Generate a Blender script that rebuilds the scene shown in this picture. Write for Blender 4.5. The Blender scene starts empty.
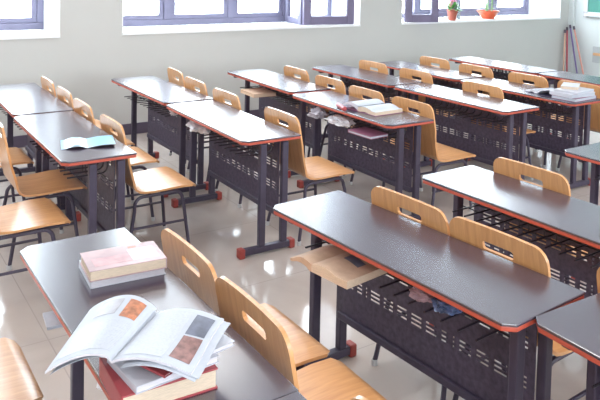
import bpy, math, random
from mathutils import Vector, Matrix, noise
R = math.radians
C = bpy.context.scene.collection
sc = bpy.context.scene
random.seed(7)

# ------------------------------------------------------------------ camera, world, lights, exposure
cam_d = bpy.data.cameras.new('camera'); cam = bpy.data.objects.new('camera', cam_d); C.objects.link(cam)
r_ = Vector((0.83210374, -0.5541651, 0.02245917)); u_ = Vector((0.0097119, 0.05504743, 0.99843651)); f_ = Vector((0.55453499, 0.83058463, -0.05118717))
M4 = Matrix((r_, u_, -f_)).transposed().to_4x4(); M4.translation = (0, 0, 1.729)
cam.matrix_world = M4
cam_d.sensor_width = 36.0; cam_d.lens = 700.252 / 600 * 36
cam_d.shift_y = -(200 - 1.2) / 600
cam_d.clip_start = 0.05
sc.camera = cam

w = bpy.data.worlds.new('world'); sc.world = w; w.use_nodes = True
bg = w.node_tree.nodes['Background']; bg.inputs[0].default_value = (0.86, 0.95, 1.0, 1); bg.inputs[1].default_value = 13.0

def area(name, loc, rot, sx, sy, power, col=(1, 1, 1), portal=False):
    d = bpy.data.lights.new(name, 'AREA'); d.shape = 'RECTANGLE'; d.size = sx; d.size_y = sy; d.energy = power; d.color = col
    o = bpy.data.objects.new(name, d); C.objects.link(o); o.location = loc; o.rotation_euler = rot
    d.cycles.is_portal = portal
    return o
CEIL = 3.7
FILL_LAMPS = [(-0.8, -1.0), (2.4, -1.0), (5.8, -1.0), (-0.8, 2.4), (2.4, 2.4), (5.8, 2.4), (-0.8, 5.2), (2.4, 5.2)]  # invented lamps out of view, added to raise the ambient light
FILL_W = 20
for i, (x, y) in enumerate(FILL_LAMPS):
    area('fill_downlight', (x, y, CEIL - 0.675), (0, 0, 0), 1.2, 0.34, FILL_W, (1.0, 0.95, 0.92))
WINDOWS = [(-1.23, 1.77), (2.37, 5.365), (6.04, 9.28)]
SILL, HEAD, WY, WT = 1.0, 3.45, 6.7, 0.75
for a, b in WINDOWS:
    area('window_portal', ((a + b) / 2, WY + WT + 0.02, (SILL + HEAD) / 2), (R(-90), 0, 0), b - a, HEAD - SILL, 1, portal=True)
FILLW = [(-3.2, -0.4), (0.6, 3.4), (4.4, 7.2)]  # unseen windows behind the camera, added to let in fill light
for a, b in FILLW:
    area('window_portal', ((a + b) / 2, -3.32, 1.9), (R(90), 0, 0), b - a, 1.7, 1, portal=True)
vs = sc.view_settings; vs.view_transform = 'Standard'; vs.look = 'None'; vs.gamma = 1.0; vs.exposure = 0.15; vs.use_curve_mapping = False
sc.cycles.max_bounces = 8; sc.cycles.diffuse_bounces = 5; sc.cycles.caustics_reflective = False; sc.cycles.caustics_refractive = False
sc.cycles.sample_clamp_indirect = 6
sc.cycles.use_denoising = True

# ------------------------------------------------------------------ materials
def mat(name, col, rough=0.5, metal=0.0, spec=0.5, ior=1.5, noise_amt=0.0, noise_scale=8.0, bump=0.0, coat=0.0, stretch=(1, 1, 1)):
    m = bpy.data.materials.new(name); m.use_nodes = True
    nt = m.node_tree; b = nt.nodes['Principled BSDF']
    b.inputs['Base Color'].default_value = (*col, 1); b.inputs['Roughness'].default_value = rough; b.inputs['Metallic'].default_value = metal
    b.inputs['Specular IOR Level'].default_value = spec; b.inputs['IOR'].default_value = ior; b.inputs['Coat Weight'].default_value = coat
    if noise_amt or bump:
        tc = nt.nodes.new('ShaderNodeTexCoord'); mp = nt.nodes.new('ShaderNodeMapping'); mp.inputs['Scale'].default_value = stretch
        n = nt.nodes.new('ShaderNodeTexNoise'); n.inputs['Scale'].default_value = noise_scale; n.inputs['Detail'].default_value = 5
        nt.links.new(tc.outputs['Object'], mp.inputs['Vector']); nt.links.new(mp.outputs[0], n.inputs['Vector'])
        if noise_amt:
            cr = nt.nodes.new('ShaderNodeValToRGB')
            cr.color_ramp.elements[0].position = 0.3; cr.color_ramp.elements[1].position = 0.7
            cr.color_ramp.elements[0].color = (*[max(0, c * (1 - noise_amt)) for c in col], 1)
            cr.color_ramp.elements[1].color = (*[min(1, c * (1 + noise_amt)) for c in col], 1)
            nt.links.new(n.outputs['Fac'], cr.inputs[0]); nt.links.new(cr.outputs[0], b.inputs['Base Color'])
        if bump:
            bp = nt.nodes.new('ShaderNodeBump'); bp.inputs['Strength'].default_value = bump; bp.inputs['Distance'].default_value = 0.01
            nt.links.new(n.outputs['Fac'], bp.inputs['Height']); nt.links.new(bp.outputs[0], b.inputs['Normal'])
    return m

def wood(name, c1, c2, rough=0.35):
    m = bpy.data.materials.new(name); m.use_nodes = True
    nt = m.node_tree; b = nt.nodes['Principled BSDF']; b.inputs['Roughness'].default_value = rough; b.inputs['Coat Weight'].default_value = 0.5; b.inputs['Coat Roughness'].default_value = 0.25
    tc = nt.nodes.new('ShaderNodeTexCoord'); mp = nt.nodes.new('ShaderNodeMapping'); mp.inputs['Scale'].default_value = (2.5, 26, 2.5)
    n = nt.nodes.new('ShaderNodeTexNoise'); n.inputs['Scale'].default_value = 2.2; n.inputs['Detail'].default_value = 6; n.inputs['Distortion'].default_value = 0.6
    cr = nt.nodes.new('ShaderNodeValToRGB'); cr.color_ramp.elements[0].color = (*c1, 1); cr.color_ramp.elements[1].color = (*c2, 1)
    cr.color_ramp.elements[0].position = 0.3; cr.color_ramp.elements[1].position = 0.7
    nt.links.new(tc.outputs['Object'], mp.inputs['Vector']); nt.links.new(mp.outputs[0], n.inputs['Vector'])
    nt.links.new(n.outputs['Fac'], cr.inputs[0]); nt.links.new(cr.outputs[0], b.inputs['Base Color'])
    return m

def floor_mat():
    m = bpy.data.materials.new('floor_tiles'); m.use_nodes = True
    nt = m.node_tree; b = nt.nodes['Principled BSDF']
    tc = nt.nodes.new('ShaderNodeTexCoord')
    br = nt.nodes.new('ShaderNodeTexBrick'); br.offset = 0; br.inputs['Scale'].default_value = 1.0
    br.inputs['Brick Width'].default_value = 0.8; br.inputs['Row Height'].default_value = 0.8
    br.inputs['Mortar Size'].default_value = 0.003; br.inputs['Mortar Smooth'].default_value = 0.2
    n = nt.nodes.new('ShaderNodeTexNoise'); n.inputs['Scale'].default_value = 2.2; n.inputs['Detail'].default_value = 7; n.inputs['Distortion'].default_value = 1.0
    cr = nt.nodes.new('ShaderNodeValToRGB'); cr.color_ramp.elements[0].color = (0.49, 0.425, 0.39, 1); cr.color_ramp.elements[1].color = (0.58, 0.51, 0.47, 1)
    cr.color_ramp.elements[0].position = 0.3; cr.color_ramp.elements[1].position = 0.7
    nt.links.new(tc.outputs['Object'], n.inputs['Vector']); nt.links.new(tc.outputs['Object'], br.inputs['Vector'])
    nt.links.new(n.outputs['Fac'], cr.inputs[0])
    nt.links.new(cr.outputs[0], br.inputs['Color1']); nt.links.new(cr.outputs[0], br.inputs['Color2'])
    br.inputs['Mortar'].default_value = (0.42, 0.37, 0.345, 1)
    nt.links.new(br.outputs['Color'], b.inputs['Base Color'])
    b.inputs['Roughness'].default_value = 0.09; b.inputs['IOR'].default_value = 1.6
    return m

def glass_mat():
    m = bpy.data.materials.new('window_glass'); m.use_nodes = True
    nt = m.node_tree; nt.nodes.remove(nt.nodes['Principled BSDF'])
    out = nt.nodes['Material Output']; t = nt.nodes.new('ShaderNodeBsdfTransparent'); t.inputs[0].default_value = (0.97, 0.99, 1, 1)
    g = nt.nodes.new('ShaderNodeBsdfGlossy'); g.inputs['Roughness'].default_value = 0.0
    f = nt.nodes.new('ShaderNodeFresnel'); geo = nt.nodes.new('ShaderNodeNewGeometry'); mr = nt.nodes.new('ShaderNodeMapRange'); mr.inputs[3].default_value = 1.45; mr.inputs[4].default_value = 1 / 1.45
    nt.links.new(geo.outputs['Backfacing'], mr.inputs[0]); nt.links.new(mr.outputs[0], f.inputs[0]); mx = nt.nodes.new('ShaderNodeMixShader')
    nt.links.new(f.outputs[0], mx.inputs[0]); nt.links.new(t.outputs[0], mx.inputs[1]); nt.links.new(g.outputs[0], mx.inputs[2]); nt.links.new(mx.outputs[0], out.inputs[0])
    return m

TOP = mat('dark_laminate', (0.050, 0.033, 0.056), 0.24, ior=2.15, noise_amt=0.05, noise_scale=5)
RED = mat('red_edge_band', (0.46, 0.082, 0.05), 0.4, noise_amt=0.08, noise_scale=12)
STEEL = mat('dark_steel', (0.055, 0.043, 0.074), 0.42, ior=1.5, noise_amt=0.12, noise_scale=20)
PANEL = mat('dark_panel', (0.070, 0.054, 0.088), 0.45, ior=1.5, noise_amt=0.35, noise_scale=45)
WIRE = mat('black_wire', (0.022, 0.017, 0.028), 0.4)
CAP = mat('red_foot_cap', (0.34, 0.055, 0.045), 0.45)
PLY = wood('ply_veneer', (0.56, 0.265, 0.105), (0.70, 0.365, 0.155))
TIP = mat('grey_glide', (0.55, 0.55, 0.56), 0.5)
WALLM = mat('wall_paint', (0.535, 0.535, 0.52), 0.75, noise_amt=0.02, noise_scale=1.5)
WALLF = mat('front_wall_paint', (0.66, 0.70, 0.70), 0.75, noise_amt=0.02, noise_scale=1.5)
CEILM = mat('ceiling_paint', (0.62, 0.62, 0.62), 0.8)
REVEAL = mat('reveal_paint', (0.86, 0.87, 0.88), 0.6)
FLOORM = floor_mat()
BASEM = mat('skirting', (0.09, 0.07, 0.11), 0.4)
FRAMEM = mat('window_frame', (0.19, 0.18, 0.27), 0.45, noise_amt=0.1, noise_scale=6)
SASHM = mat('sash_frame', (0.17, 0.145, 0.24), 0.45, noise_amt=0.1, noise_scale=6)
GLASS = glass_mat()
PAPER = mat('white_paper', (0.50, 0.53, 0.60), 0.6, noise_amt=0.03, noise_scale=60)
EDGEPAPER = mat('page_edges', (0.66, 0.53, 0.41), 0.7, noise_amt=0.12, noise_scale=60, stretch=(1, 1, 14))
WHITEEDGE = mat('white_page_edges', (0.62, 0.59, 0.64), 0.7, noise_amt=0.1, noise_scale=60, stretch=(1, 1, 14))
FILL_BODY = mat('fill_lamp_housing', (0.8, 0.8, 0.8), 0.5)

# ------------------------------------------------------------------ mesh helpers
class MB:
    def __init__(s): s.v = []; s.f = []; s.m = []
    def add(s, vs_, fs, mi=0):
        b = len(s.v); s.v += [tuple(v) for v in vs_]; s.f += [tuple(i + b for i in f) for f in fs]; s.m += [mi] * len(fs)
    def box(s, x0, x1, y0, y1, z0, z1, mi=0, T=None):
        vs_ = [Vector((x, y, z)) for z in (z0, z1) for y in (y0, y1) for x in (x0, x1)]
        if T is not None: vs_ = [T @ v for v in vs_]
        s.add(vs_, [(0, 2, 3, 1), (4, 5, 7, 6), (0, 1, 5, 4), (2, 6, 7, 3), (0, 4, 6, 2), (1, 3, 7, 5)], mi)
    def prism(s, poly, z0, z1, mi=0, T=None):
        n = len(poly); vs_ = [Vector((x, y, z0)) for x, y in poly] + [Vector((x, y, z1)) for x, y in poly]
        if T is not None: vs_ = [T @ v for v in vs_]
        s.add(vs_, [tuple(range(n - 1, -1, -1)), tuple(range(n, 2 * n))] + [(i, (i + 1) % n, n + (i + 1) % n, n + i) for i in range(n)], mi)
    def tube(s, pts, rad, n=8, mi=0, caps=True):
        pts = [Vector(p) for p in pts]; rings = []
        rads = rad if isinstance(rad, (list, tuple)) else [rad] * len(pts)
        up = None
        for i, p in enumerate(pts):
            d = (pts[min(i + 1, len(pts) - 1)] - pts[max(i - 1, 0)]).normalized()
            if up is None: up = Vector((0, 0, 1)) if abs(d.z) < 0.9 else Vector((1, 0, 0))
            a = d.cross(up)
            if a.length < 1e-4: a = d.orthogonal()
            a.normalize(); b = a.cross(d).normalized(); up = b
            rings.append([p + rads[i] * (math.cos(2 * math.pi * k / n) * a + math.sin(2 * math.pi * k / n) * b) for k in range(n)])
        vs_ = [v for rg in rings for v in rg]; fs = []
        for i in range(len(rings) - 1):
            for k in range(n): fs.append((i * n + k, i * n + (k + 1) % n, (i + 1) * n + (k + 1) % n, (i + 1) * n + k))
        if caps: fs += [tuple(range(n - 1, -1, -1)), tuple(range(len(vs_) - n, len(vs_)))]
        s.add(vs_, fs, mi)
    def lathe(s, prof, n=20, mi=0, c=(0, 0, 0)):
        vs_ = [(c[0] + r * math.cos(2 * math.pi * k / n), c[1] + r * math.sin(2 * math.pi * k / n), c[2] + z) for r, z in prof for k in range(n)]
        fs = [(i * n + k, i * n + (k + 1) % n, (i + 1) * n + (k + 1) % n, (i + 1) * n + k) for i in range(len(prof) - 1) for k in range(n)]
        s.add(vs_, fs, mi)
    def grid(s, P, mi=0, thick=0.0, flip=False):
        """P[i][j] points (None where a cell corner set is a hole is handled by skip set)"""
        ni, nj = len(P), len(P[0]); vs_ = [p for row in P for p in row]; fs = []
        for i in range(ni - 1):
            for j in range(nj - 1):
                q = (i * nj + j, i * nj + j + 1, (i + 1) * nj + j + 1, (i + 1) * nj + j)
                fs.append(q[::-1] if flip else q)
        s.add(vs_, fs, mi)
    def build(s, name, mats, parent=None, smooth=False, bevel=0, seg=2, angle=40):
        me = bpy.data.meshes.new(name); me.from_pydata(s.v, [], s.f); me.update()
        for m in (mats if isinstance(mats, (list, tuple)) else [mats]): me.materials.append(m)
        me.polygons.foreach_set('material_index', s.m)
        o = bpy.data.objects.new(name, me); C.objects.link(o)
        if smooth:
            me.polygons.foreach_set('use_smooth', [True] * len(me.polygons))
            try: me.set_sharp_from_angle(angle=R(angle))
            except Exception: pass
        if bevel:
            b = o.modifiers.new('bevel', 'BEVEL'); b.width = bevel; b.segments = seg; b.limit_method = 'ANGLE'; b.angle_limit = R(35)
        if parent is not None: o.parent = parent
        return o

def tag(o, label, cat, group=None, kind=None):
    o['label'] = label; o['category'] = cat
    if group: o['group'] = group
    if kind: o['kind'] = kind
    return o
def thing(name, label, cat, loc=(0, 0, 0), rz=0, group=None):
    o = bpy.data.objects.new(name, None); C.objects.link(o); o.location = loc; o.rotation_euler = (0, 0, rz); o.empty_display_size = 0.1
    return tag(o, label, cat, group)
def struct(o, label=None):
    o['kind'] = 'structure'
    if label: o['label'] = label
    return o
def copy_tree(o, parent=None):
    c = o.copy(); C.objects.link(c)
    if parent is not None: c.parent = parent
    for ch in list(o.children): copy_tree(ch, c)
    return c

# ------------------------------------------------------------------ room shell
X0, X1, Y0 = -4.2, 9.53, -3.3
b = MB(); b.box(X0 - .3, X1 + .3, Y0 - .3, WY + WT, -0.12, 0); struct(b.build('floor', FLOORM))
b = MB(); b.box(X0 - .3, X1 + .3, Y0 - .3, WY + WT, CEIL, CEIL + 0.12); struct(b.build('ceiling', CEILM))

def holed_wall(name, axis_y0, axis_y1, wins, z0, z1, m):
    b = MB(); xs = [X0 - .3] + [t for a_ in wins for t in a_] + [X1 + .3]
    b.box(X0 - .3, X1 + .3, axis_y0, axis_y1, 0, z0); b.box(X0 - .3, X1 + .3, axis_y0, axis_y1, z1, CEIL)
    for i in range(0, len(xs), 2): b.box(xs[i], xs[i + 1], axis_y0, axis_y1, z0, z1)
    return struct(b.build(name, m))
holed_wall('wall_back', WY, WY + WT, WINDOWS, SILL, HEAD, WALLM)
holed_wall('wall_near', Y0 - .3, Y0, FILLW, 1.05, 2.75, WALLM)
b = MB(); b.box(X1, X1 + .3, Y0, WY, 0, CEIL); struct(b.build('wall_right', WALLF))
b = MB(); b.box(X0 - .3, X0, Y0, WY, 0, CEIL); struct(b.build('wall_left', WALLM))
b = MB(); b.box(X0, X1, WY - 0.015, WY, 0, 0.11); struct(b.build('baseboard_back', BASEM, bevel=0.004))
b = MB(); b.box(X1 - 0.015, X1, Y0, WY - 0.015, 0, 0.11); struct(b.build('baseboard_right', BASEM, bevel=0.004))
# a shallow plaster strip in the corner by the blackboard
b = MB(); b.box(X1 - 0.05, X1, WY - 0.09, WY, 0.11, CEIL); struct(b.build('trim_1', WALLF))

FY = 7.29                                   # plane of the window frames
def sash_leaf(parent, p0, p1, z0, z1, m, fw=0.075, th=0.05):
    """an open casement leaf standing on the line p0-p1"""
    d = Vector((p1[0] - p0[0], p1[1] - p0[1], 0)); L = d.length; a = math.atan2(d.y, d.x)
    T = Matrix.Translation((p0[0], p0[1], 0)) @ Matrix.Rotation(a, 4, 'Z')
    b = MB()
    b.box(0, fw, -th / 2, th / 2, z0, z1, T=T); b.box(L - fw, L, -th / 2, th / 2, z0, z1, T=T)
    b.box(fw, L - fw, -th / 2, th / 2, z0, z0 + fw, T=T); b.box(fw, L - fw, -th / 2, th / 2, z1 - fw, z1, T=T)
    o = b.build('sash', m, parent, bevel=0.006)
    b = MB(); b.box(fw, L - fw, -0.004, 0.004, z0 + fw, z1 - fw, T=T); b.build('pane', GLASS, o)
    return o
def window(i, a, c, mulls, open_leaves):
    root = bpy.data.objects.new('window_%d' % i, None); C.objects.link(root); root.location = (0, 0, 0); struct(root)
    b = MB(); fw = 0.07; z0, z1 = SILL + 0.025, HEAD
    b.box(a, c, FY, FY + .07, z0, z0 + fw); b.box(a, c, FY, FY + .07, z1 - fw, z1)
    b.box(a, a + fw, FY, FY + .07, z0 + fw, z1 - fw); b.box(c - fw, c, FY, FY + .07, z0 + fw, z1 - fw)
    b.build('window_frame', FRAMEM, root, bevel=0.006)
    for mx in mulls:
        b = MB(); b.box(mx - .045, mx + .045, FY - .005, FY + .065, z0 + fw, z1 - fw); b.build('mullion', FRAMEM, root, bevel=0.006)
    xs = [a + fw] + list(mulls) + [c - fw]
    for k in range(len(xs) - 1):
        l = xs[k] + (0.045 if k else 0); r = xs[k + 1] - (0.045 if k < len(xs) - 2 else 0)
        if k in open_leaves: continue
        f2 = 0.05; b = MB(); y = FY + .01
        b.box(l, r, y, y + .045, z0 + fw, z0 + fw + f2); b.box(l, r, y, y + .045, z1 - fw - f2, z1 - fw)
        b.box(l, l + f2, y, y + .045, z0 + fw + f2, z1 - fw - f2); b.box(r - f2, r, y, y + .045, z0 + fw + f2, z1 - fw - f2)
        s = b.build('sash', FRAMEM, root, bevel=0.005)
        b = MB(); b.box(l + f2, r - f2, y + .018, y + .026, z0 + fw + f2, z1 - fw - f2); b.build('pane', GLASS, s)
    b = MB()   # white sill board and white reveals
    b.box(a, c, WY - 0.012, FY, SILL, SILL + 0.025); b.box(a, a + 0.008, WY - .001, FY, SILL + .025, HEAD); b.box(c - 0.008, c, WY - .001, FY, SILL + .025, HEAD); b.box(a + .008, c - .008, WY - .001, FY, HEAD - .008, HEAD)
    b.build('sill', REVEAL, root)
    return root
w1 = window(1, *WINDOWS[0], (-0.2, 0.8), ())
w2 = window(2, *WINDOWS[1], (3.10, 3.90, 4.66), (3,))
w3 = window(3, *WINDOWS[2], (6.85, 7.65, 8.45), (0,))
sash_leaf(w2, (4.665, 7.28), (4.60, 6.83), SILL + .03, HEAD - .03, FRAMEM)
sash_leaf(w2, (4.585, 6.80), (5.25, 6.69), SILL + .03, HEAD - .03, SASHM, fw=0.10)
sash_leaf(w3, (6.09, 6.70), (6.55, 6.57), SILL + .03, HEAD - .03, SASHM, fw=0.10)
for k, (a, c) in enumerate(FILLW):  # frames for the added fill windows in the near wall
    root = bpy.data.objects.new('window_%d' % (k + 4), None); C.objects.link(root); struct(root)
    b = MB(); y0, y1 = Y0 - .2, Y0 - .13
    b.box(a, c, y0, y1, 1.05, 1.12); b.box(a, c, y0, y1, 2.68, 2.75); b.box(a, a + .07, y0, y1, 1.12, 2.68); b.box(c - .07, c, y0, y1, 1.12, 2.68); b.box((a + c) / 2 - .04, (a + c) / 2 + .04, y0, y1, 1.12, 2.68)
    b.build('window_frame', FRAMEM, root)
for x, y in FILL_LAMPS:  # housings for the added fill lamps, above the view
    t = thing('fill_lamp', 'white suspended fill lamp added above the desks, out of view', 'lamp', (x, y, CEIL), 0, 'added fill lamps')
    b = MB(); b.box(-.64, .64, -.18, .18, -0.66, -0.60); b.build('housing', FILL_BODY, t)
    for sx in (-.5, .5):
        b = MB(); b.tube([(sx, 0, -0.6), (sx, 0, 0)], 0.006, 6); b.build('suspension_rod', FILL_BODY, t)

# ------------------------------------------------------------------ double school desk
W2, L2, H = 0.193, 0.6, 0.72
def make_desk():
    t = thing('school_desk', 'desk', 'desk')
    ch = 0.032
    def outline(i):
        return [(-W2 + i + ch, -L2 + i), (W2 - i, -L2 + i), (W2 - i, L2 - i), (-W2 + i + ch, L2 - i), (-W2 + i, L2 - i - ch), (-W2 + i, -L2 + i + ch)]
    b = MB(); b.prism(outline(0), H - 0.010, H); b.build('tabletop', TOP, t, bevel=0.003)
    b = MB(); b.prism(outline(0.0015), H - 0.026, H - 0.010); b.build('edge_band', RED, t, bevel=0.004)
    for sy in (-1, 1):
        y = 0.5 * sy
        for x in (-0.012, 0.140):
            b = MB(); b.box(x - .021, x + .021, y - .016, y + .016, 0.05, H - 0.055); b.build('leg', STEEL, t, bevel=0.005)
        b = MB(); b.box(-0.155, 0.172, y - .016, y + .016, H - 0.052, H - 0.026); b.build('support_bar', STEEL, t, bevel=0.004)
        b = MB(); b.box(-0.135, 0.185, y - .02, y + .02, 0.012, 0.05); f = b.build('foot', STEEL, t, bevel=0.005)
        for xa, xb in ((-0.165, -0.128), (0.178, 0.215)):
            b = MB(); b.box(xa, xb, y - .026, y + .026, 0.0, 0.056); b.build('foot_cap', CAP, f, bevel=0.007)
    # perforated modesty panel: real slots
    ys0, ys1, zs0, zs1, xp, th = -0.484, 0.484, 0.235, H - 0.032, 0.112, 0.004
    holes = []
    seq = 'WNDWWWWWNDWWWWD'
    def lay(zc, seq, n, hgt, pitch, wW):
        y = 0.452
        for c in seq:
            wd = {'W': wW, 'N': wW * 0.6, 'D': 0.008}[c]
            if y - wd < -0.462: break
            for k in range(n): holes.append((y - wd, y, zc + (k - (n - 1) / 2) * pitch - hgt / 2, zc + (k - (n - 1) / 2) * pitch + hgt / 2))
            y -= wd + 0.022
    lay(0.378, seq, 3, 0.0085, 0.0170, 0.054)
    lay(0.512, seq, 3, 0.0085, 0.0170, 0.054)
    lay(0.635, 'NNNNNNNNNNNNNNNNNNNN', 3, 0.0085, 0.016, 0.046)
    def uniq(a):
        a = sorted(a); o = [a[0]]
        for q in a[1:]:
            if q - o[-1] > 1e-5: o.append(q)
        return o
    yy = uniq([ys0, ys1] + [h[0] for h in holes] + [h[1] for h in holes]); zz = uniq([zs0, zs1] + [h[2] for h in holes] + [h[3] for h in holes])
    ny, nz = len(yy), len(zz)
    vs_ = [(xp, y, z) for z in zz for y in yy] + [(xp + th, y, z) for z in zz for y in yy]; off = ny * nz
    solid = {}
    for k in range(nz - 1):
        rowh = [h for h in holes if h[2] < (zz[k] + zz[k + 1]) / 2 < h[3]]
        for j in range(ny - 1):
            yc = (yy[j] + yy[j + 1]) / 2; solid[j, k] = not any(h[0] < yc < h[1] for h in rowh)
    fs = []
    for (j, k), s_ in solid.items():
        if not s_: continue
        a, bb, c, d = k * ny + j, k * ny + j + 1, (k + 1) * ny + j + 1, (k + 1) * ny + j
        fs.append((a, d, c, bb)); fs.append((a + off, bb + off, c + off, d + off))
        for (dj, dk, e0, e1) in ((-1, 0, d, a), (1, 0, bb, c), (0, -1, a, bb), (0, 1, c, d)):
            if not solid.get((j + dj, k + dk), False): fs.append((e0, e1, e1 + off, e0 + off))
    b = MB(); b.add(vs_, fs); b.build('modesty_panel', PANEL, t)
    b = MB(); b.box(0.098, 0.134, -0.484, 0.484, 0.202, 0.2345); b.build('panel_rail', STEEL, t, bevel=0.005)
    # wire book rack
    b = MB(); zr = 0.585
    n = 13
    for k in range(n):
        y = -0.43 + 0.86 * k / (n - 1)
        pts = [(-0.125, y, zr), (0.05, y, zr)]
        for q in range(5):
            a = q / 4 * math.pi / 2; pts.append((0.055 + 0.035 * math.sin(a), y, zr + 0.035 * (1 - math.cos(a))))
        pts.append((0.09, y, H - 0.032)); b.tube(pts, 0.0042, 6)
    for x in (-0.01, 0.06): b.tube([(x, -0.484, zr - .006), (x, 0.484, zr - .006)], 0.0034, 6)
    for y in (-0.38, -0.32, -0.05, 0.01, 0.09, 0.14): b.tube([(-0.01, y, zr - .006), (-0.02, y, H - 0.027)], 0.003, 6)
    b.build('book_rack', WIRE, t, smooth=True)
    return t

desk0 = make_desk()
DESKS = [  # x, y, rz, label
    (0.721, 1.935, 0.0, 'nearest dark-topped desk, carrying the open magazine and the two book piles'),
    (0.717, 0.735, 0.0, 'desk just showing at the bottom edge, end to end with the magazine desk'),
    (1.738, 1.873, 0.062, 'central dark-topped desk with a thick open beige book in its wire rack'),
    (1.845, 0.665, -0.03, 'desk at the lower right, end to end with the central desk'),
    (2.556, 1.862, 0.019, 'desk with an empty wire rack behind the two chairs of the central desk'),
    (3.606, 1.823, 0.0, 'desk half seen at the right edge, right of the book-pile desk legs'),
    (1.139, 4.111, -0.005, 'left desk with the blue booklet lying open on its top'),
    (1.165, 5.345, -0.015, 'farthest left desk, behind the blue booklet desk, near the window wall'),
    (2.136, 4.030, -0.018, 'bright-topped desk with a crumpled white bag in its rack, left of centre'),
    (2.168, 5.270, 0.004, 'bright-topped desk by the window wall, behind the desk with the crumpled bag'),
    (3.237, 5.219, -0.040, 'bright-topped desk with papers in its rack, between wall and open-book desk'),
    (3.151, 3.950, -0.017, 'desk with an open book on top and white bags in its rack'),
    (4.153, 5.113, 0.009, 'bare desk behind the open-book desk, its far end nearest the wall'),
    (4.157, 3.885, 0.012, 'bare bright-topped desk right behind the open-book desk, perforated front panel facing us'),
    (4.930, 5.085, 0.0, 'narrow-looking bright desk end to end with the far book-pile desk'),
    (4.900, 3.845, -0.010, 'far desk with a pile of white books at its right end'),
    (5.952, 5.015, -0.007, 'desk of the row closest to the blackboard wall, below the potted plants'),
    (5.945, 3.795, -0.007, 'desk of the row closest to the blackboard wall, cut by the right edge'),
]
for i, (x, y, rz, lab) in enumerate(DESKS):
    o = desk0 if i == 0 else copy_tree(desk0)
    o.location = (x, y, 0); o.rotation_euler = (0, 0, rz); o['label'] = lab; o['group'] = 'double school desks in rows'

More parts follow.
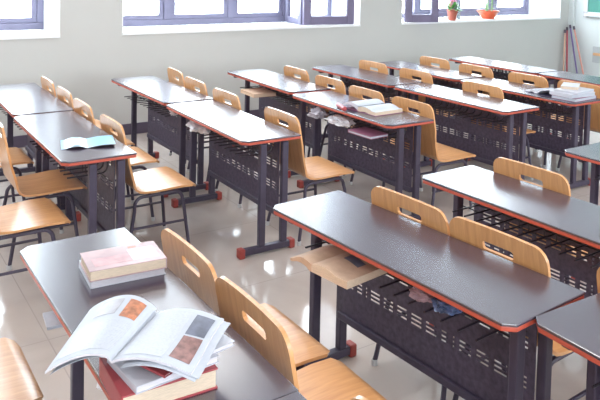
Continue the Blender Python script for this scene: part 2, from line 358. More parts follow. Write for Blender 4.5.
# ------------------------------------------------------------------ plywood chair
def make_chair():
    t = thing('classroom_chair', 'chair', 'chair')
    # profile from seat front to back top, (x, z), parametrised
    prof = [(0.470, 0.375), (0.457, 0.389), (0.435, 0.397), (0.355, 0.399), (0.27, 0.394), (0.195, 0.390), (0.142, 0.392), (0.113, 0.398), (0.091, 0.412), (0.079, 0.434), (0.074, 0.46)]
    zb = [0.50, 0.54, 0.58, 0.62, 0.66, 0.69, 0.712, 0.7185, 0.7365, 0.743, 0.764, 0.779, 0.788, 0.795, 0.799, 0.800]
    prof += [(0.074 - (z - 0.46) * 0.20, z) for z in zb]
    prof = [Vector((x, 0, z)) for x, z in prof]
    def halfw(i):
        x, z = prof[i].x, prof[i].z
        if z < 0.45 and x > 0.105:
            base = 0.190 + 0.022 * max(0, (x - 0.1) / 0.32)
            if x > 0.42: base -= 0.05 * ((x - 0.42) / 0.05) ** 2
            return base
        base = 0.186 + (0.214 - 0.186) * min(1, max(0, (z - 0.50) / 0.12))
        rr = 0.055; d = z - (0.800 - rr)
        if d > 0: base -= rr - math.sqrt(max(0, rr * rr - d * d))
        return base
    sl = 0.067
    cols = [-1, -0.92, -0.75, -0.5, 's-', 0, 's+', 0.5, 0.75, 0.92, 1]
    rows = []
    for i, p in enumerate(prof):
        hw = halfw(i); inset = 0.007 if abs(p.z - 0.712) < 1e-4 or abs(p.z - 0.743) < 1e-4 else 0
        row = []
        for c in cols:
            y = (-(sl - inset) if c == 's-' else (sl - inset) if c == 's+' else c * hw)
            bow = 0.012 * (1 - (y / 0.21) ** 2) * min(1, max(0, (p.z - 0.48) / 0.1))     # the back is slightly dished
            row.append(Vector((p.x + bow - 0.012 * min(1, max(0, (p.z - 0.48) / 0.1)), y, p.z)))
        rows.append(row)
    tang = []
    for i in range(len(prof)):
        d = (prof[min(i + 1, len(prof) - 1)] - prof[max(i - 1, 0)]).normalized(); tang.append(Vector((d.z, 0, -d.x)))
    TH = 0.012
    def shell(i0, i1, name):
        b = MB(); nj = len(cols); R_ = range(i0, i1 + 1); n = len(R_)
        vs_ = [rows[i][j] for i in R_ for j in range(nj)] + [rows[i][j] - tang[i] * TH * -1 for i in R_ for j in range(nj)]
        off = n * nj; solid = {}
        for a in range(n - 1):
            for j in range(nj - 1):
                zc = (prof[i0 + a].z + prof[i0 + a + 1].z) / 2
                solid[a, j] = not (0.712 < zc < 0.743 and prof[i0 + a].x < 0.07 and cols[j] in ('s-', 0))
        fs = []
        for (a, j), s_ in solid.items():
            if not s_: continue
            q = (a * nj + j, a * nj + j + 1, (a + 1) * nj + j + 1, (a + 1) * nj + j)
            fs.append(q); fs.append(tuple(k + off for k in q[::-1]))
            for (da, dj, e0, e1) in ((-1, 0, q[1], q[0]), (1, 0, q[3], q[2]), (0, -1, q[0], q[3]), (0, 1, q[2], q[1])):
                if (a + da, j + dj) in solid:
                    if solid[a + da, j + dj]: continue
                elif da == -1 and i0 > 0: continue
                elif da == 1 and i1 < len(prof) - 1: continue
                fs.append((e0, e1, e1 + off, e0 + off))
        b.add(vs_, fs); o = b.build(name, PLY, t, smooth=True, angle=35)
        return o
    k = 9
    shell(0, k, 'seat'); shell(k, len(prof) - 1, 'backrest')
    zt = 0.367
    for sy in (-1, 1):
        y0, y1 = 0.165 * sy, 0.195 * sy
        b = MB(); pts = [(0.425, y1, 0.008), (0.392, y0 + .006 * sy, 0.295)]
        for q in range(6):
            a = q / 5 * math.pi / 2; pts.append((0.338 + 0.05 * math.cos(a), y0, 0.317 + 0.05 * math.sin(a)))
        b.tube(pts, 0.0105, 8); l = b.build('leg', STEEL, t, smooth=True)
        b = MB(); b.lathe([(0, 0), (0.014, 0), (0.014, 0.024), (0.0107, 0.026)], 10, c=(0.425, y1, 0)); b.build('foot_tip', TIP, l, smooth=True)
        b = MB(); pts = [(0.035, y1, 0.008), (0.088, y0 + .006 * sy, 0.285)]
        for q in range(6):
            a = q / 5 * math.pi / 2; pts.append((0.142 - 0.05 * math.cos(a), y0, 0.317 + 0.05 * math.sin(a)))
        b.tube(pts, 0.0105, 8); l = b.build('leg', STEEL, t, smooth=True)
        b = MB(); b.lathe([(0, 0), (0.014, 0), (0.014, 0.024), (0.0107, 0.026)], 10, c=(0.035, y1, 0)); b.build('foot_tip', TIP, l, smooth=True)
        b = MB(); b.tube([(0.142, y0, zt), (0.338, y0, zt)], 0.0105, 8); b.build('seat_rail', STEEL, t, smooth=True)
        ys = 0.180 * sy
        b = MB(); b.tube([(0.064, ys, 0.19), (0.405, ys, 0.19)], 0.008, 8); b.build('side_stretcher', STEEL, t, smooth=True)
    b = MB(); b.tube([(0.30, -0.165, zt - .004), (0.30, 0.165, zt - .004)], 0.009, 8); b.build('cross_bar', STEEL, t, smooth=True)
    return t
chair0 = make_chair()
CHAIRS = [
    (1.920, 2.07, 0.05, 'plywood chair with its back against the central desk, the left of two'),
    (1.947, 1.637, 0.05, 'plywood chair with its back against the central desk, the right of two'),
    (2.045, 1.09, 0.0, 'plywood chair showing one back corner at the right edge, beside the central desk gap'),
    (0.955, 2.075, 0.0, 'plywood chair nearer the two-book stack, its back along the magazine desk'),
    (0.945, 1.640, -0.02, 'plywood chair with a slotted back beside the open magazine and its seat bottom centre'),
    (0.935, 0.965, 0.0, 'chair whose rounded back just pokes up at the bottom edge'),
    (2.745, 2.12, 0.02, 'plywood chair whose back stands against the desk with the empty rack'),
    (2.764, 1.54, 0.0, 'chair sliver at the right edge, behind the empty-rack desk'),
    (1.345, 3.985, -0.01, 'chair with a brightly lit seat, backing onto the blue booklet desk, nearest its end'),
    (1.345, 4.560, -0.01, 'second chair along from the near end of the blue booklet desk'),
    (1.365, 5.075, -0.02, 'third chair back along the left row of desks, before the last'),
    (1.370, 5.565, -0.02, 'farthest chair back along the left row of desks, by the window wall'),
    (2.45, 5.60, -0.10, 'farther of two overlapping chair backs behind the bright desk by the wall'),
    (2.385, 5.06, -0.04, 'nearer of two overlapping chair backs behind the bright desk by the wall'),
    (2.36, 4.49, -0.02, 'chair back standing at the far end of the crumpled-bag desk'),
    (2.350, 3.715, -0.02, 'plywood chair with its full back and seat in view, left of the white-bags desk'),
    (3.47, 5.25, -0.04, 'farther chair back behind the desk with papers in its rack'),
    (3.42, 4.665, -0.03, 'chair back behind the joint of the papers desk and open-book desk'),
    (3.365, 4.12, -0.02, 'chair back right behind the open book on the desk'),
    (3.365, 3.605, -0.02, 'chair with its seat in view at the right end of the open-book desk'),
    (4.385, 5.27, 0.0, 'far chair back in front of the window pier, behind the bare far desk'),
    (4.385, 4.665, 0.0, 'chair back midway along the joined pair of bare desks'),
    (4.370, 3.865, 0.0, 'chair back near the right end of the bare bright-topped desk'),
    (5.185, 5.24, 0.0, 'farthest chair back, below the window and left of the potted flower'),
    (5.150, 4.645, 0.0, 'chair back below the flower pots, in the row before the last desks'),
    (5.150, 4.035, 0.0, 'chair back left of the white book pile on the far desk'),
    (5.180, 3.530, 0.0, 'chair behind the white book pile on the far desk'),
    (0.765, 4.25, 0.0, 'left chair with its tall back in view, pushed under the blue booklet desk'),
    (0.53, 3.75, 0.0, 'left-edge chair showing only its flat seat, nearer than the tall-backed one'),
    (0.62, 4.93, 0.0, 'far left chair half hidden behind the tall-backed chair'),
    (0.05, 2.33, 0.0, 'pale sunlit chair seat cut off in the bottom left corner'),
]
for i, (x, y, rz, lab) in enumerate(CHAIRS):
    o = chair0 if i == 0 else copy_tree(chair0)
    o.location = (x, y, 0); o.rotation_euler = (0, 0, rz); o['label'] = lab; o['group'] = 'plywood classroom chairs'

# ------------------------------------------------------------------ paper things
def flat(name, col, rough=0.5, **k): return mat(name, col, rough, **k)
COVER_PINK = mat('pink_white_cover', (0.48, 0.33, 0.35), 0.5, noise_amt=0.3, noise_scale=9)
COVER_WHITE = mat('white_cover', (0.54, 0.54, 0.60), 0.4)
COVER_RED = mat('red_cover', (0.36, 0.055, 0.065), 0.45)
COVER_DARK = mat('dark_blue_cover', (0.05, 0.045, 0.10), 0.4)
COVER_MAUVE = mat('mauve_cover', (0.26, 0.10, 0.17), 0.4)
COVER_BLUE = mat('pale_blue_cover', (0.24, 0.52, 0.72), 0.3, noise_amt=0.12, noise_scale=14)
BEIGE = mat('beige_pages', (0.56, 0.39, 0.28), 0.7, noise_amt=0.08, noise_scale=30)
def text_mat(name, ang, base=(0.51, 0.535, 0.605)):
    m = bpy.data.materials.new(name); m.use_nodes = True; nt = m.node_tree; b = nt.nodes['Principled BSDF']; b.inputs['Roughness'].default_value = 0.5
    tc = nt.nodes.new('ShaderNodeTexCoord'); mp = nt.nodes.new('ShaderNodeMapping'); mp.inputs['Rotation'].default_value = (0, 0, -ang); nt.links.new(tc.outputs['Object'], mp.inputs['Vector'])
    wv = nt.nodes.new('ShaderNodeTexWave'); wv.bands_direction = 'X'; wv.inputs['Scale'].default_value = 70; nt.links.new(mp.outputs[0], wv.inputs['Vector'])
    n = nt.nodes.new('ShaderNodeTexNoise'); n.inputs['Scale'].default_value = 160; nt.links.new(mp.outputs[0], n.inputs['Vector'])
    mu = nt.nodes.new('ShaderNodeMath'); mu.operation = 'MULTIPLY'; nt.links.new(wv.outputs['Fac'], mu.inputs[0]); nt.links.new(n.outputs['Fac'], mu.inputs[1])
    cr = nt.nodes.new('ShaderNodeValToRGB'); cr.color_ramp.elements[0].position = 0.25; cr.color_ramp.elements[1].position = 0.65
    cr.color_ramp.elements[0].color = (*base, 1); cr.color_ramp.elements[1].color = (*[c * 0.72 for c in base], 1)
    nt.links.new(mu.outputs[0], cr.inputs[0]); nt.links.new(cr.outputs[0], b.inputs['Base Color'])
    return m
TEXT = text_mat('printed_text', R(42))

def closed_book(label, cat, loc, rz, w, d, h, cover, pages, spine='-x', ct=0.003, group=None):
    """closed book lying flat: w along x, d along y"""
    t = thing('book', label, cat, loc, rz, group)
    b = MB()
    b.box(-w / 2, w / 2, -d / 2, d / 2, 0, ct); b.box(-w / 2, w / 2, -d / 2, d / 2, h - ct, h)
    if spine == '-x': b.box(-w / 2, -w / 2 + ct, -d / 2, d / 2, ct, h - ct)
    elif spine == '+y': b.box(-w / 2, w / 2, d / 2 - ct, d / 2, ct, h - ct)
    elif spine == '+x': b.box(w / 2 - ct, w / 2, -d / 2, d / 2, ct, h - ct)
    else: b.box(-w / 2, w / 2, -d / 2, -d / 2 + ct, ct, h - ct)
    b.build('cover', cover, t, bevel=0.001)
    b = MB(); i = 0.004
    b.box(-w / 2 + (ct if spine == '-x' else i), w / 2 - (ct if spine == '+x' else i), -d / 2 + (ct if spine == '-y' else i), d / 2 - (ct if spine == '+y' else i), ct, h - ct)
    b.build('page_block', pages, t)
    return t

def open_half(name, w, d, prof, thick, m, parent, sgn=1, mi_side=None, n=14, nt_=8):
    """half of an open book: s across from the spine (along sgn*x), t along y; prof(s)->top height, thick(s)->block thickness"""
    b = MB(); top = []; bot = []
    for i in range(n + 1):
        s = i / n; x = sgn * w * s; zt = prof(s); zb = max(zt - thick(s), 0.0)
        top.append([(x, d * (k / nt_ - .5), zt) for k in range(nt_ + 1)]); bot.append([(x, d * (k / nt_ - .5), zb) for k in range(nt_ + 1)])
    b.grid(top, 0, flip=(sgn < 0)); b.grid(bot, 1, flip=(sgn > 0))
    for k in (0, nt_): b.grid([[a[k] for a in top], [a[k] for a in bot]], 1, flip=(k == 0))
    b.grid([top[-1], bot[-1]], 1)
    return b.build(name, m, parent, smooth=True, angle=50)

# the two books on the nearest desk
closed_book('white paperback at the bottom of the two-book pile', 'book', (0.776, 2.172, H), R(-4.6), 0.240, 0.172, 0.026, COVER_WHITE, WHITEEDGE, '-x', 0.002, 'books on the nearest desk')
t = closed_book('thick pinkish-white book on top of the two-book pile', 'book', (0.772, 2.152, H + 0.026), R(-5.5), 0.244, 0.155, 0.034, COVER_PINK, EDGEPAPER, '+x', 0.0025, 'books on the nearest desk')
b = MB(); b.box(-0.10, 0.02, -0.05, 0.01, 0.034, 0.0344); b.build('cover_print', mat('cover_print', (0.52, 0.30, 0.32), 0.5, noise_amt=0.25, noise_scale=20), t)
b = MB(); b.box(0.028, 0.055, 0.048, 0.062, 0.034, 0.0345); b.build('cover_emblem', mat('cover_emblem', (0.45, 0.22, 0.16), 0.4), t)
b = MB(); b.box(0.02, 0.105, -0.05, 0.04, 0.034, 0.0343); b.build('cover_panel', COVER_WHITE, t)

# pile under the magazine
closed_book('thick red-spined book with cream pages at the bottom of the magazine pile', 'book', (0.640, 1.537, H), R(-2.5), 0.232, 0.182, 0.050, COVER_RED, EDGEPAPER, '-x', 0.004, 'books on the nearest desk')
closed_book('white-covered book in the middle of the magazine pile', 'book', (0.650, 1.530, H + 0.050), R(5), 0.215, 0.160, 0.018, COVER_WHITE, WHITEEDGE, '-x', 0.002, 'books on the nearest desk')
closed_book('white thin book sticking out to the right under the magazine', 'book', (0.705, 1.535, H + 0.068), R(10), 0.200, 0.150, 0.012, COVER_WHITE, WHITEEDGE, '-x', 0.0015, 'books on the nearest desk')
closed_book('thin red booklet directly under the open magazine', 'book', (0.655, 1.505, H + 0.080), R(22), 0.150, 0.120, 0.006, COVER_RED, WHITEEDGE, '-x', 0.001, 'books on the nearest desk')

# the open magazine
mg = thing('magazine', 'open magazine with curling white pages lying on the front book pile', 'magazine', (0, 0, 0))
S0, S1 = Vector((0.520, 1.520, 0.808)), Vector((0.690, 1.672, 0.808)); S0.z += 0.010; S1.z += 0.010
RB, RT = Vector((0.655, 1.385, 0.808)), Vector((0.822, 1.548, 0.816)); RB.z += 0.010; RT.z += 0.010
L0, L1 = Vector((0.398, 1.622, 0.768)), Vector((0.560, 1.812, 0.792)); L0.z += 0.010; L1.z += 0.010
def lerp(a, b, t): return a + (b - a) * t
def page_r(s, t, lift=0.0):
    p = lerp(lerp(S0, S1, t), lerp(RB, RT, t), s)
    p = p + Vector((0, 0, 0.020 * math.sin(math.pi * min(1, s * 1.05)) ** 0.8 * (1 - 0.35 * s) + 0.004 * math.sin(6 * t + 4 * s) * s + lift)); return p
def page_l(s, t, lift=0.0):
    p = lerp(lerp(S0, S1, t), lerp(L0, L1, t), s)
    bul = (0.026 + 0.020 * t) * math.sin(math.pi * s ** 0.75) ** 0.8
    return p + Vector((0, 0, bul + lift))
def sheet(name, fn, s0, s1, t0, t1, m, parent, th=0.0, lift=0.0, flip=False, n=16, k=10, off=Vector((0, 0, 0)), edge=None):
    top = [[fn(lerp(s0, s1, i / n), lerp(t0, t1, j / k), lift) + off for j in range(k + 1)] for i in range(n + 1)]
    bot = [[p - Vector((0, 0, th)) for p in row] for row in top]
    b = MB(); b.grid(top, 0, flip=flip); b.grid(bot, 1 if edge else 0, flip=not flip); e = 1 if edge else 0
    b.grid([top[0], bot[0]], e); b.grid([top[-1], bot[-1]], e); b.grid([[r[0] for r in top], [r[0] for r in bot]], e); b.grid([[r[-1] for r in top], [r[-1] for r in bot]], e)
    return b.build(name, [m, edge] if edge else m, parent, smooth=True, angle=50)
sheet('page_block', page_r, 0.0, 1.0, 0, 1, PAPER, mg, 0.006, 0.0, edge=WHITEEDGE)
sheet('page_block', page_l, 0.0, 1.0, 0, 1, PAPER, mg, 0.005, 0.0, flip=True, edge=WHITEEDGE)
sheet('loose_page', page_r, 0.06, 1.0, 0, 1, PAPER, mg, 0.0008, -0.0085, off=Vector((0.012, -0.014, 0)))
sheet('loose_page', page_r, 0.06, 0.98, 0, 1, PAPER, mg, 0.0008, -0.0105, off=Vector((0.004, -0.020, 0)))
sheet('loose_page', page_l, 0.06, 1.0, 0, 1, PAPER, mg, 0.0008, -0.0085, flip=True, off=Vector((0.010, -0.004, 0)))
PIC1 = mat('grey_photo_print', (0.12, 0.13, 0.18), 0.45, noise_amt=0.4, noise_scale=28)
PIC2 = mat('reddish_photo_print', (0.24, 0.12, 0.11), 0.45, noise_amt=0.5, noise_scale=45)
PIC3 = mat('orange_photo_print', (0.42, 0.15, 0.07), 0.45, noise_amt=0.45, noise_scale=60)
PIC4 = mat('pale_photo_print', (0.36, 0.34, 0.38), 0.45, noise_amt=0.2, noise_scale=30)
sheet('printed_text', page_r, 0.07, 0.60, 0.06, 0.94, TEXT, mg, 0.0003, 0.0007)
sheet('printed_picture', page_r, 0.66, 0.92, 0.54, 0.90, PIC1, mg, 0.0003, 0.0008)
sheet('printed_picture', page_r, 0.66, 0.92, 0.12, 0.51, PIC2, mg, 0.0003, 0.0008)
sheet('printed_picture', page_l, 0.10, 0.33, 0.62, 0.93, PIC3, mg, 0.0003, 0.0008, flip=True)
sheet('printed_picture', page_l, 0.42, 0.74, 0.66, 0.93, PIC4, mg, 0.0003, 0.0008, flip=True)
sheet('printed_text', page_l, 0.08, 0.92, 0.08, 0.56, TEXT, mg, 0.0003, 0.0007, flip=True)

# blue booklet on the left desk
bk = thing('booklet', 'pale blue glossy booklet lying open on the left desk', 'booklet', (1.155, 3.815, H), R(-14))
o1 = open_half('left_pages', 0.135, 0.20, lambda s: 0.004 + 0.013 * math.sin(math.pi * min(1, s * 1.15)) ** 1.2, lambda s: 0.003, [COVER_BLUE, PAPER], bk, -1)
o2 = open_half('right_pages', 0.145, 0.20, lambda s: 0.004 + 0.012 * s ** 2 + 0.008 * math.sin(math.pi * s), lambda s: 0.003, [COVER_BLUE, PAPER], bk, 1)
b = MB(); b.grid([[(-0.03 - 0.06 * i / 6, -0.085 + 0.17 * j / 4, 0.0048 + 0.013 * math.sin(math.pi * min(1, (0.03 + 0.06 * i / 6) / 0.135 * 1.15)) ** 1.2) for j in range(5)] for i in range(7)], 0, flip=True)
b.build('white_print', mat('booklet_print', (0.62, 0.60, 0.57), 0.3, noise_amt=0.08, noise_scale=20), o1, smooth=True)

# open book on the desk in the middle
ob = thing('book', 'thick book lying open on the middle desk above the white bags', 'book', (3.165, 3.800, H), R(92))
open_half('left_pages', 0.165, 0.25, lambda s: 0.020 + 0.040 * math.sin(math.pi * min(1, 0.15 + s * 0.80)) * 0.8, lambda s: 0.010 + 0.02 * (1 - s), [PAPER, WHITEEDGE], ob, 1)
open_half('right_pages', 0.185, 0.25, lambda s: 0.026 + 0.016 * math.sin(math.pi * min(1, s * 1.3)) ** 0.7, lambda s: 0.034, [PAPER, EDGEPAPER], ob, -1)
b = MB(); b.box(-0.19, 0.17, -0.13, 0.13, 0, 0.003); b.build('cover', COVER_MAUVE, ob)
rl = thing('pencil_case', 'dark red rolled pencil case at the left end of the open book', 'pencil case', (2.975, 3.90, H + 0.018), R(70))
b = MB(); b.tube([(-0.085, 0, 0), (-0.075, 0, 0), (0.0, 0, 0.002), (0.075, 0, 0), (0.085, 0, 0)], [0.008, 0.0175, 0.018, 0.0175, 0.008], 14); b.build('case_body', COVER_RED, rl, smooth=True)
b = MB(); b.tube([(-0.07, 0, 0.0185), (0, 0, 0.0205), (0.07, 0, 0.0185)], 0.0022, 6); b.build('zip', PIC1, rl, smooth=True)

# white book pile on the far desk
grp = 'white book pile on the far desk'
closed_book('mauve-covered book at the bottom of the far white pile', 'book', (4.905, 3.385, H), R(4), 0.30, 0.215, 0.026, COVER_MAUVE, PAPER, '+x', 0.003, grp)
closed_book('thick white book second in the far pile', 'book', (4.895, 3.392, H + 0.026), R(-3), 0.29, 0.21, 0.030, COVER_WHITE, PAPER, '-x', 0.002, grp)
closed_book('white book on the far pile, under the small turned one', 'book', (4.905, 3.385, H + 0.056), R(8), 0.28, 0.20, 0.018, COVER_WHITE, PAPER, '-x', 0.002, grp)
closed_book('small white book topmost on the far pile, turned askew', 'book', (4.93, 3.435, H + 0.074), R(30), 0.21, 0.13, 0.026, COVER_WHITE, EDGEPAPER, '+y', 0.002, grp)
ob = thing('book', 'book lying open to the left of the far white pile', 'book', (4.90, 3.64, H), R(80))
open_half('left_pages', 0.10, 0.22, lambda s: 0.012 + 0.035 * s + 0.012 * math.sin(math.pi * s), lambda s: 0.006 + 0.012 * (1 - s), [PAPER, WHITEEDGE], ob, -1)
open_half('right_pages', 0.12, 0.22, lambda s: 0.014 + 0.016 * math.sin(math.pi * min(1, s * 1.2)), lambda s: 0.02, [PAPER, WHITEEDGE], ob, 1)
b = MB(); b.box(-0.10, 0.125, -0.115, 0.115, 0, 0.003); b.build('cover', COVER_DARK, ob)

ZR = 0.5889                                        # top of the rack wires
# beige open book in the rack of the central desk
ob = thing('book', 'thick beige book lying open in the wire rack of the central desk', 'book', (1.580, 2.105, ZR), R(-82))
open_half('left_pages', 0.120, 0.215, lambda s: 0.026 + 0.016 * math.sin(math.pi * min(1, s * 1.1)) - 0.012 * s, lambda s: 0.010 + 0.022 * (1 - s), [BEIGE, BEIGE], ob, -1)
o2 = open_half('right_pages', 0.185, 0.215, lambda s: 0.028 + 0.012 * math.sin(math.pi * min(1, s * 1.5)) ** 0.8, lambda s: 0.05, [BEIGE, EDGEPAPER], ob, 1)
b = MB(); b.grid([[(0.055 + 0.075 * i / 4, 0.005 + 0.045 * j / 3, 0.0290 + 0.012 * math.sin(math.pi * min(1, (0.055 + 0.075 * i / 4) / 0.185 * 1.5)) ** 0.8) for j in range(4)] for i in range(5)], 0)
b.build('printed_picture', PIC1, o2, smooth=True)

# ------------------------------------------------------------------ crumpled things in the racks
def crumple(name, label, cat, loc, size, m, seed, rough=0.35, freq=1.6, group=None, ridged=False):
    rs = Vector((seed * 3.7, seed * 1.3, seed * 2.1)); b = MB(); n, k = 36, 22; vs_ = []; 
    for i in range(k + 1):
        th = math.pi * i / k
        for j in range(n):
            ph = 2 * math.pi * j / n; d = Vector((math.sin(th) * math.cos(ph), math.sin(th) * math.sin(ph), math.cos(th)))
            q = 1 + rough * noise.noise(d * freq + rs) + rough * 0.55 * (1 - 2 * abs(noise.noise(d * freq * 2.6 + rs)))  - rough * 0.4
            p = d * q; vs_.append((p.x * size[0], p.y * size[1], max(p.z, -0.82) * size[2]))
    fs = [(i * n + j, (i + 1) * n + j, (i + 1) * n + (j + 1) % n, i * n + (j + 1) % n) for i in range(k) for j in range(n)]
    zmin = min(v[2] for v in vs_); vs_ = [(x, y, z - zmin) for x, y, z in vs_]
    b.add(vs_, fs); o = b.build(name, m, None, smooth=True, angle=28); o.location = loc
    return tag(o, label, cat, group)
BAG = mat('thin_white_plastic', (0.74, 0.73, 0.77), 0.3, noise_amt=0.12, noise_scale=40)
BAGG = mat('grey_plastic', (0.42, 0.40, 0.46), 0.35, noise_amt=0.35, noise_scale=30, stretch=(1, 6, 1))
crumple('plastic_bag', 'crumpled white bag in the rack of the bright desk left of centre', 'plastic bag', (2.06, 4.27, ZR), (0.070, 0.110, 0.040), BAG, 1, 0.55, 1.7)
crumple('plastic_bag', 'smaller crumpled grey bag at the far end of the open-book desk rack', 'plastic bag', (3.03, 4.25, ZR), (0.060, 0.080, 0.038), BAGG, 2, 0.5, 1.8)
crumple('plastic_bag', 'larger crumpled white bag under the left end of the open book', 'plastic bag', (3.035, 3.99, ZR), (0.070, 0.125, 0.030), BAG, 3, 0.6, 1.9)
crumple('plastic_bag', 'white bag bulging from the rack beside the nearest desk leg', 'plastic bag', (0.632, 1.75, ZR), (0.055, 0.100, 0.040), BAG, 5, 0.5, 1.7)
crumple('snack_wrapper', 'blue and pink wrapper scrunched up in the central desk rack', 'wrapper', (1.70, 1.615, ZR), (0.050, 0.050, 0.026), mat('blue_foil', (0.11, 0.16, 0.32), 0.35, noise_amt=0.8, noise_scale=18), 7, 0.4, 1.9)
crumple('tissue', 'pinkish tissue crumpled beside the blue wrapper in the rack', 'tissue', (1.68, 1.715, ZR), (0.040, 0.044, 0.024), mat('pink_tissue', (0.42, 0.28, 0.32), 0.6, noise_amt=0.3, noise_scale=25), 8, 0.4, 1.9)
crumple('cloth', 'small white cloth stuffed against the panel of the far bright desk', 'cloth', (2.12, 4.83, ZR), (0.040, 0.035, 0.032), BAG, 9, 0.6, 2.0)
closed_book('mauve folder lying in the rack beneath the open-book desk', 'folder', (3.020, 3.655, ZR), R(3), 0.16, 0.235, 0.020, COVER_MAUVE, PAPER, '+y', 0.004)
closed_book('tan magazine in the rack of the bright desk by the window wall', 'magazine', (3.10, 5.27, ZR), R(-4), 0.22, 0.27, 0.030, BEIGE, EDGEPAPER, '+y', 0.003)
closed_book('folded white paper poking out under the left edge of the nearest desk', 'paper', (0.600, 2.210, ZR), R(-6), 0.115, 0.100, 0.010, PAPER, PAPER, '-x', 0.001)

# ------------------------------------------------------------------ window sill plants and a bottle
LEAF = mat('leaf_green', (0.13, 0.36, 0.09), 0.45, noise_amt=0.3, noise_scale=20)
LEAF2 = mat('pale_leaf', (0.30, 0.48, 0.24), 0.5, noise_amt=0.3, noise_scale=20)
TERRA = mat('terracotta', (0.40, 0.10, 0.065), 0.5); ORANGE = mat('orange_glaze', (0.60, 0.10, 0.035), 0.35); SOIL = mat('soil', (0.07, 0.05, 0.04), 0.9)
PETAL = mat('pink_petals', (0.82, 0.30, 0.42), 0.5)
def leaf(b, base, d, L, wd, droop=0.3):
    d = d.normalized(); side = d.cross(Vector((0, 0, 1)))
    side = side.normalized() if side.length > 1e-3 else Vector((1, 0, 0)); nrm = side.cross(d)
    P = []
    for i in range(6):
        t = i / 5; c = base + d * L * t + Vector((0, 0, -droop * L * t * t)); ww = wd * math.sin(math.pi * (0.08 + 0.9 * t)) ** 0.8
        P.append([c - side * ww, c + nrm * ww * -0.25, c + side * ww])
    Q = [[p - nrm * 0.0012 for p in r] for r in P]
    b.grid(P); b.grid(Q, flip=True)
SZ = SILL + 0.025
t = thing('flower_pot', 'pink-flowered plant in a small terracotta pot on the window sill', 'potted plant', (7.02, 6.77, SZ))
b = MB(); b.lathe([(0, 0), (0.052, 0), (0.070, 0.125), (0.077, 0.128), (0.077, 0.150), (0.068, 0.150), (0.066, 0.132), (0, 0.132)], 24); b.build('pot', TERRA, t, smooth=True)
b = MB(); b.lathe([(0.065, 0.133), (0.03, 0.140), (0, 0.141)], 20); b.build('soil', SOIL, t, smooth=True)
b = MB(); fl = MB(); rnd = random.Random(3)
for i in range(46):
    a = rnd.uniform(0, 6.28); e = rnd.uniform(0.2, 1.3); base = Vector((0, 0, 0.145)) + Vector((math.cos(a), math.sin(a), 0)) * rnd.uniform(0, .035)
    d = Vector((math.cos(a) * math.cos(e), math.sin(a) * math.cos(e), math.sin(e))); L = rnd.uniform(0.08, 0.15); leaf(b, base + d * 0.03, d, L, rnd.uniform(0.012, 0.022), 0.35)
b.build('foliage', LEAF, t, smooth=True)
for i in range(9):
    a = rnd.uniform(0, 6.28); rr = rnd.uniform(0.01, 0.08); c = Vector((-0.03 + rr * math.cos(a), rr * math.sin(a), rnd.uniform(0.25, 0.33)))
    b = MB(); b.tube([(c.x * .3, c.y * .3, 0.14), tuple(c)], 0.003, 5)
    for q in range(6):
        a2 = q / 6 * 6.28; leaf(b, c, Vector((math.cos(a2), math.sin(a2), 0.5)), 0.036, 0.016, 0.2)
    b.build('flower', PETAL, t, smooth=True)
t = thing('cactus_pot', 'tall pale green plant in a wide orange bowl on the window sill', 'potted plant', (7.82, 6.845, SZ))
b = MB(); b.lathe([(0, 0), (0.085, 0), (0.090, 0.012), (0.120, 0.060), (0.148, 0.098), (0.160, 0.104), (0.160, 0.118), (0.143, 0.116), (0.135, 0.100), (0, 0.098)], 28); b.build('pot', ORANGE, t, smooth=True)
b = MB(); b.lathe([(0.134, 0.1005), (0.06, 0.108), (0, 0.110)], 20); b.build('soil', SOIL, t, smooth=True)
for i, (dx, dy, hh) in enumerate(((-0.045, 0.0, 0.52), (0.01, 0.02, 0.62), (0.05, -0.02, 0.44))):
    b = MB(); b.tube([(dx, dy, 0.10), (dx * 1.2, dy, 0.10 + hh * .5), (dx * 1.3 + .01, dy, 0.10 + hh)], [0.012, 0.010, 0.006], 8)
    for k in range(16):
        a = k * 2.4; z = 0.14 + hh * (k / 16); leaf(b, Vector((dx * 1.2, dy, z)), Vector((math.cos(a), math.sin(a), 0.5)), 0.075, 0.015, 0.3)
    b.build('leafy_stem', LEAF2, t, smooth=True)
t = thing('bottle', 'small clear bottle beside the pink-flowered pot on the sill', 'bottle', (7.22, 6.85, SZ))
GB = bpy.data.materials.new('clear_bottle'); GB.use_nodes = True; g_ = GB.node_tree.nodes['Principled BSDF']; g_.inputs['Base Color'].default_value = (0.85, 0.95, 0.93, 1); g_.inputs['Transmission Weight'].default_value = 0.9; g_.inputs['Roughness'].default_value = 0.05
b = MB(); b.lathe([(0, 0), (0.030, 0), (0.033, 0.01), (0.033, 0.12), (0.024, 0.15), (0.013, 0.165), (0.013, 0.19), (0.011, 0.19), (0.011, 0.166), (0.022, 0.149), (0.0305, 0.119), (0.0305, 0.012), (0, 0.01)], 20); b.build('bottle_body', GB, t, smooth=True)
b = MB(); b.lathe([(0, 0.191), (0, 0.205), (0.0145, 0.205), (0.0145, 0.185)], 16); b.build('bottle_cap', TIP, t, smooth=True)

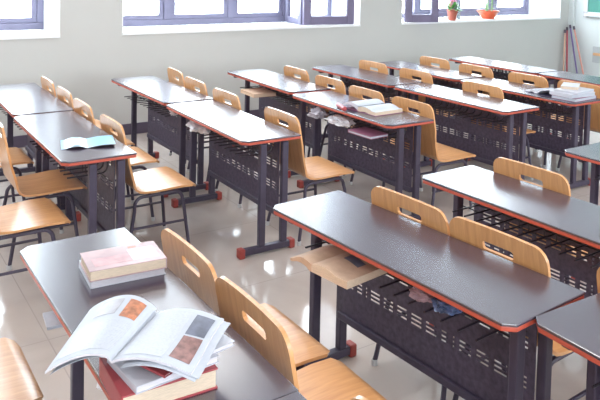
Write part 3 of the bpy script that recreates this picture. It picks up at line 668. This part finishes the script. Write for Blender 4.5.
# ------------------------------------------------------------------ corner: poles, blackboard, wall plate
POLES = [((9.33, 6.57, 0.0), (9.385, 6.645, 0.86), (0.42, 0.035, 0.07), 'red mop handle standing upright in the corner by the blackboard'),
         ((9.44, 6.44, 0.0), (9.39, 6.598, 0.90), (0.16, 0.11, 0.30), 'purple mop handle leaning in the corner across the red one'),
         ((9.22, 6.56, 0.0), (9.345, 6.650, 0.82), (0.66, 0.42, 0.30), 'tan mop handle leftmost of the bundle in the corner'),
         ((9.47, 6.34, 0.0), (9.43, 6.56, 0.88), (0.72, 0.34, 0.27), 'salmon mop handle rightmost of the bundle in the corner')]
for p0, p1, col, lab in POLES:
    p0, p1 = Vector(p0), Vector(p1); t = thing('mop', lab, 'mop', tuple(p0), 0, 'mops standing in the corner')
    d = p1 - p0; b = MB(); b.tube([d * 0.10, d], 0.012, 10); b.build('handle', mat('mop_handle', col, 0.4), t, smooth=True)
    b = MB(); b.tube([d * 0.955, d * 1.0 + d.normalized() * 0.012], [0.0165, 0.015], 10); b.build('grip', STEEL, t, smooth=True)
    b = MB(); b.lathe([(0, 0.12), (0.022, 0.12), (0.026, 0.07), (0.045, 0.0), (0, 0.0)], 14); b.build('mop_head', BAGG, t, smooth=True)

BOARD = mat('green_board', (0.05, 0.23, 0.185), 0.55, noise_amt=0.12, noise_scale=3); ALU = mat('board_frame', (0.62, 0.66, 0.68), 0.4)
t = thing('blackboard', 'green chalkboard in a pale frame on the right wall', 'blackboard', (X1, 4.4, 1.07))
b = MB(); b.box(-0.030, -0.004, -2.0, 1.98, 0.055, 1.24); b.build('writing_surface', BOARD, t)
b = MB()
b.box(-0.045, 0, -2.05, 2.03, 0.0, 0.055); b.box(-0.045, 0, -2.05, 2.03, 1.24, 1.29); b.box(-0.045, 0, -2.05, -2.0, 0.055, 1.24); b.box(-0.045, 0, 1.98, 2.03, 0.055, 1.24)
b.build('board_frame', ALU, t, bevel=0.006)
b = MB(); b.box(-0.105, -0.045, -2.05, 2.0, -0.01, 0.012); b.box(-0.105, -0.098, -2.05, 2.0, 0.012, 0.03); b.build('chalk_tray', ALU, t, bevel=0.004)
b = MB(); b.box(-0.055, 0, 1.975, 2.045, -0.03, 0.06); b.build('corner_cap', mat('corner_cap', (0.45, 0.42, 0.44), 0.5), t, bevel=0.006)
t = thing('wall_plate', 'grey wall plate with an orange plug on the right wall', 'wall plate', (X1, 6.17, 0.49))
b = MB(); b.box(-0.02, 0, -0.13, 0.11, -0.12, 0.12); b.build('plate', mat('grey_plate', (0.47, 0.50, 0.52), 0.5), t, bevel=0.004)
b = MB(); b.box(-0.055, -0.02, -0.05, 0.08, -0.012, 0.028); b.build('plug', mat('orange_plug', (0.72, 0.42, 0.22), 0.45), t, bevel=0.006)
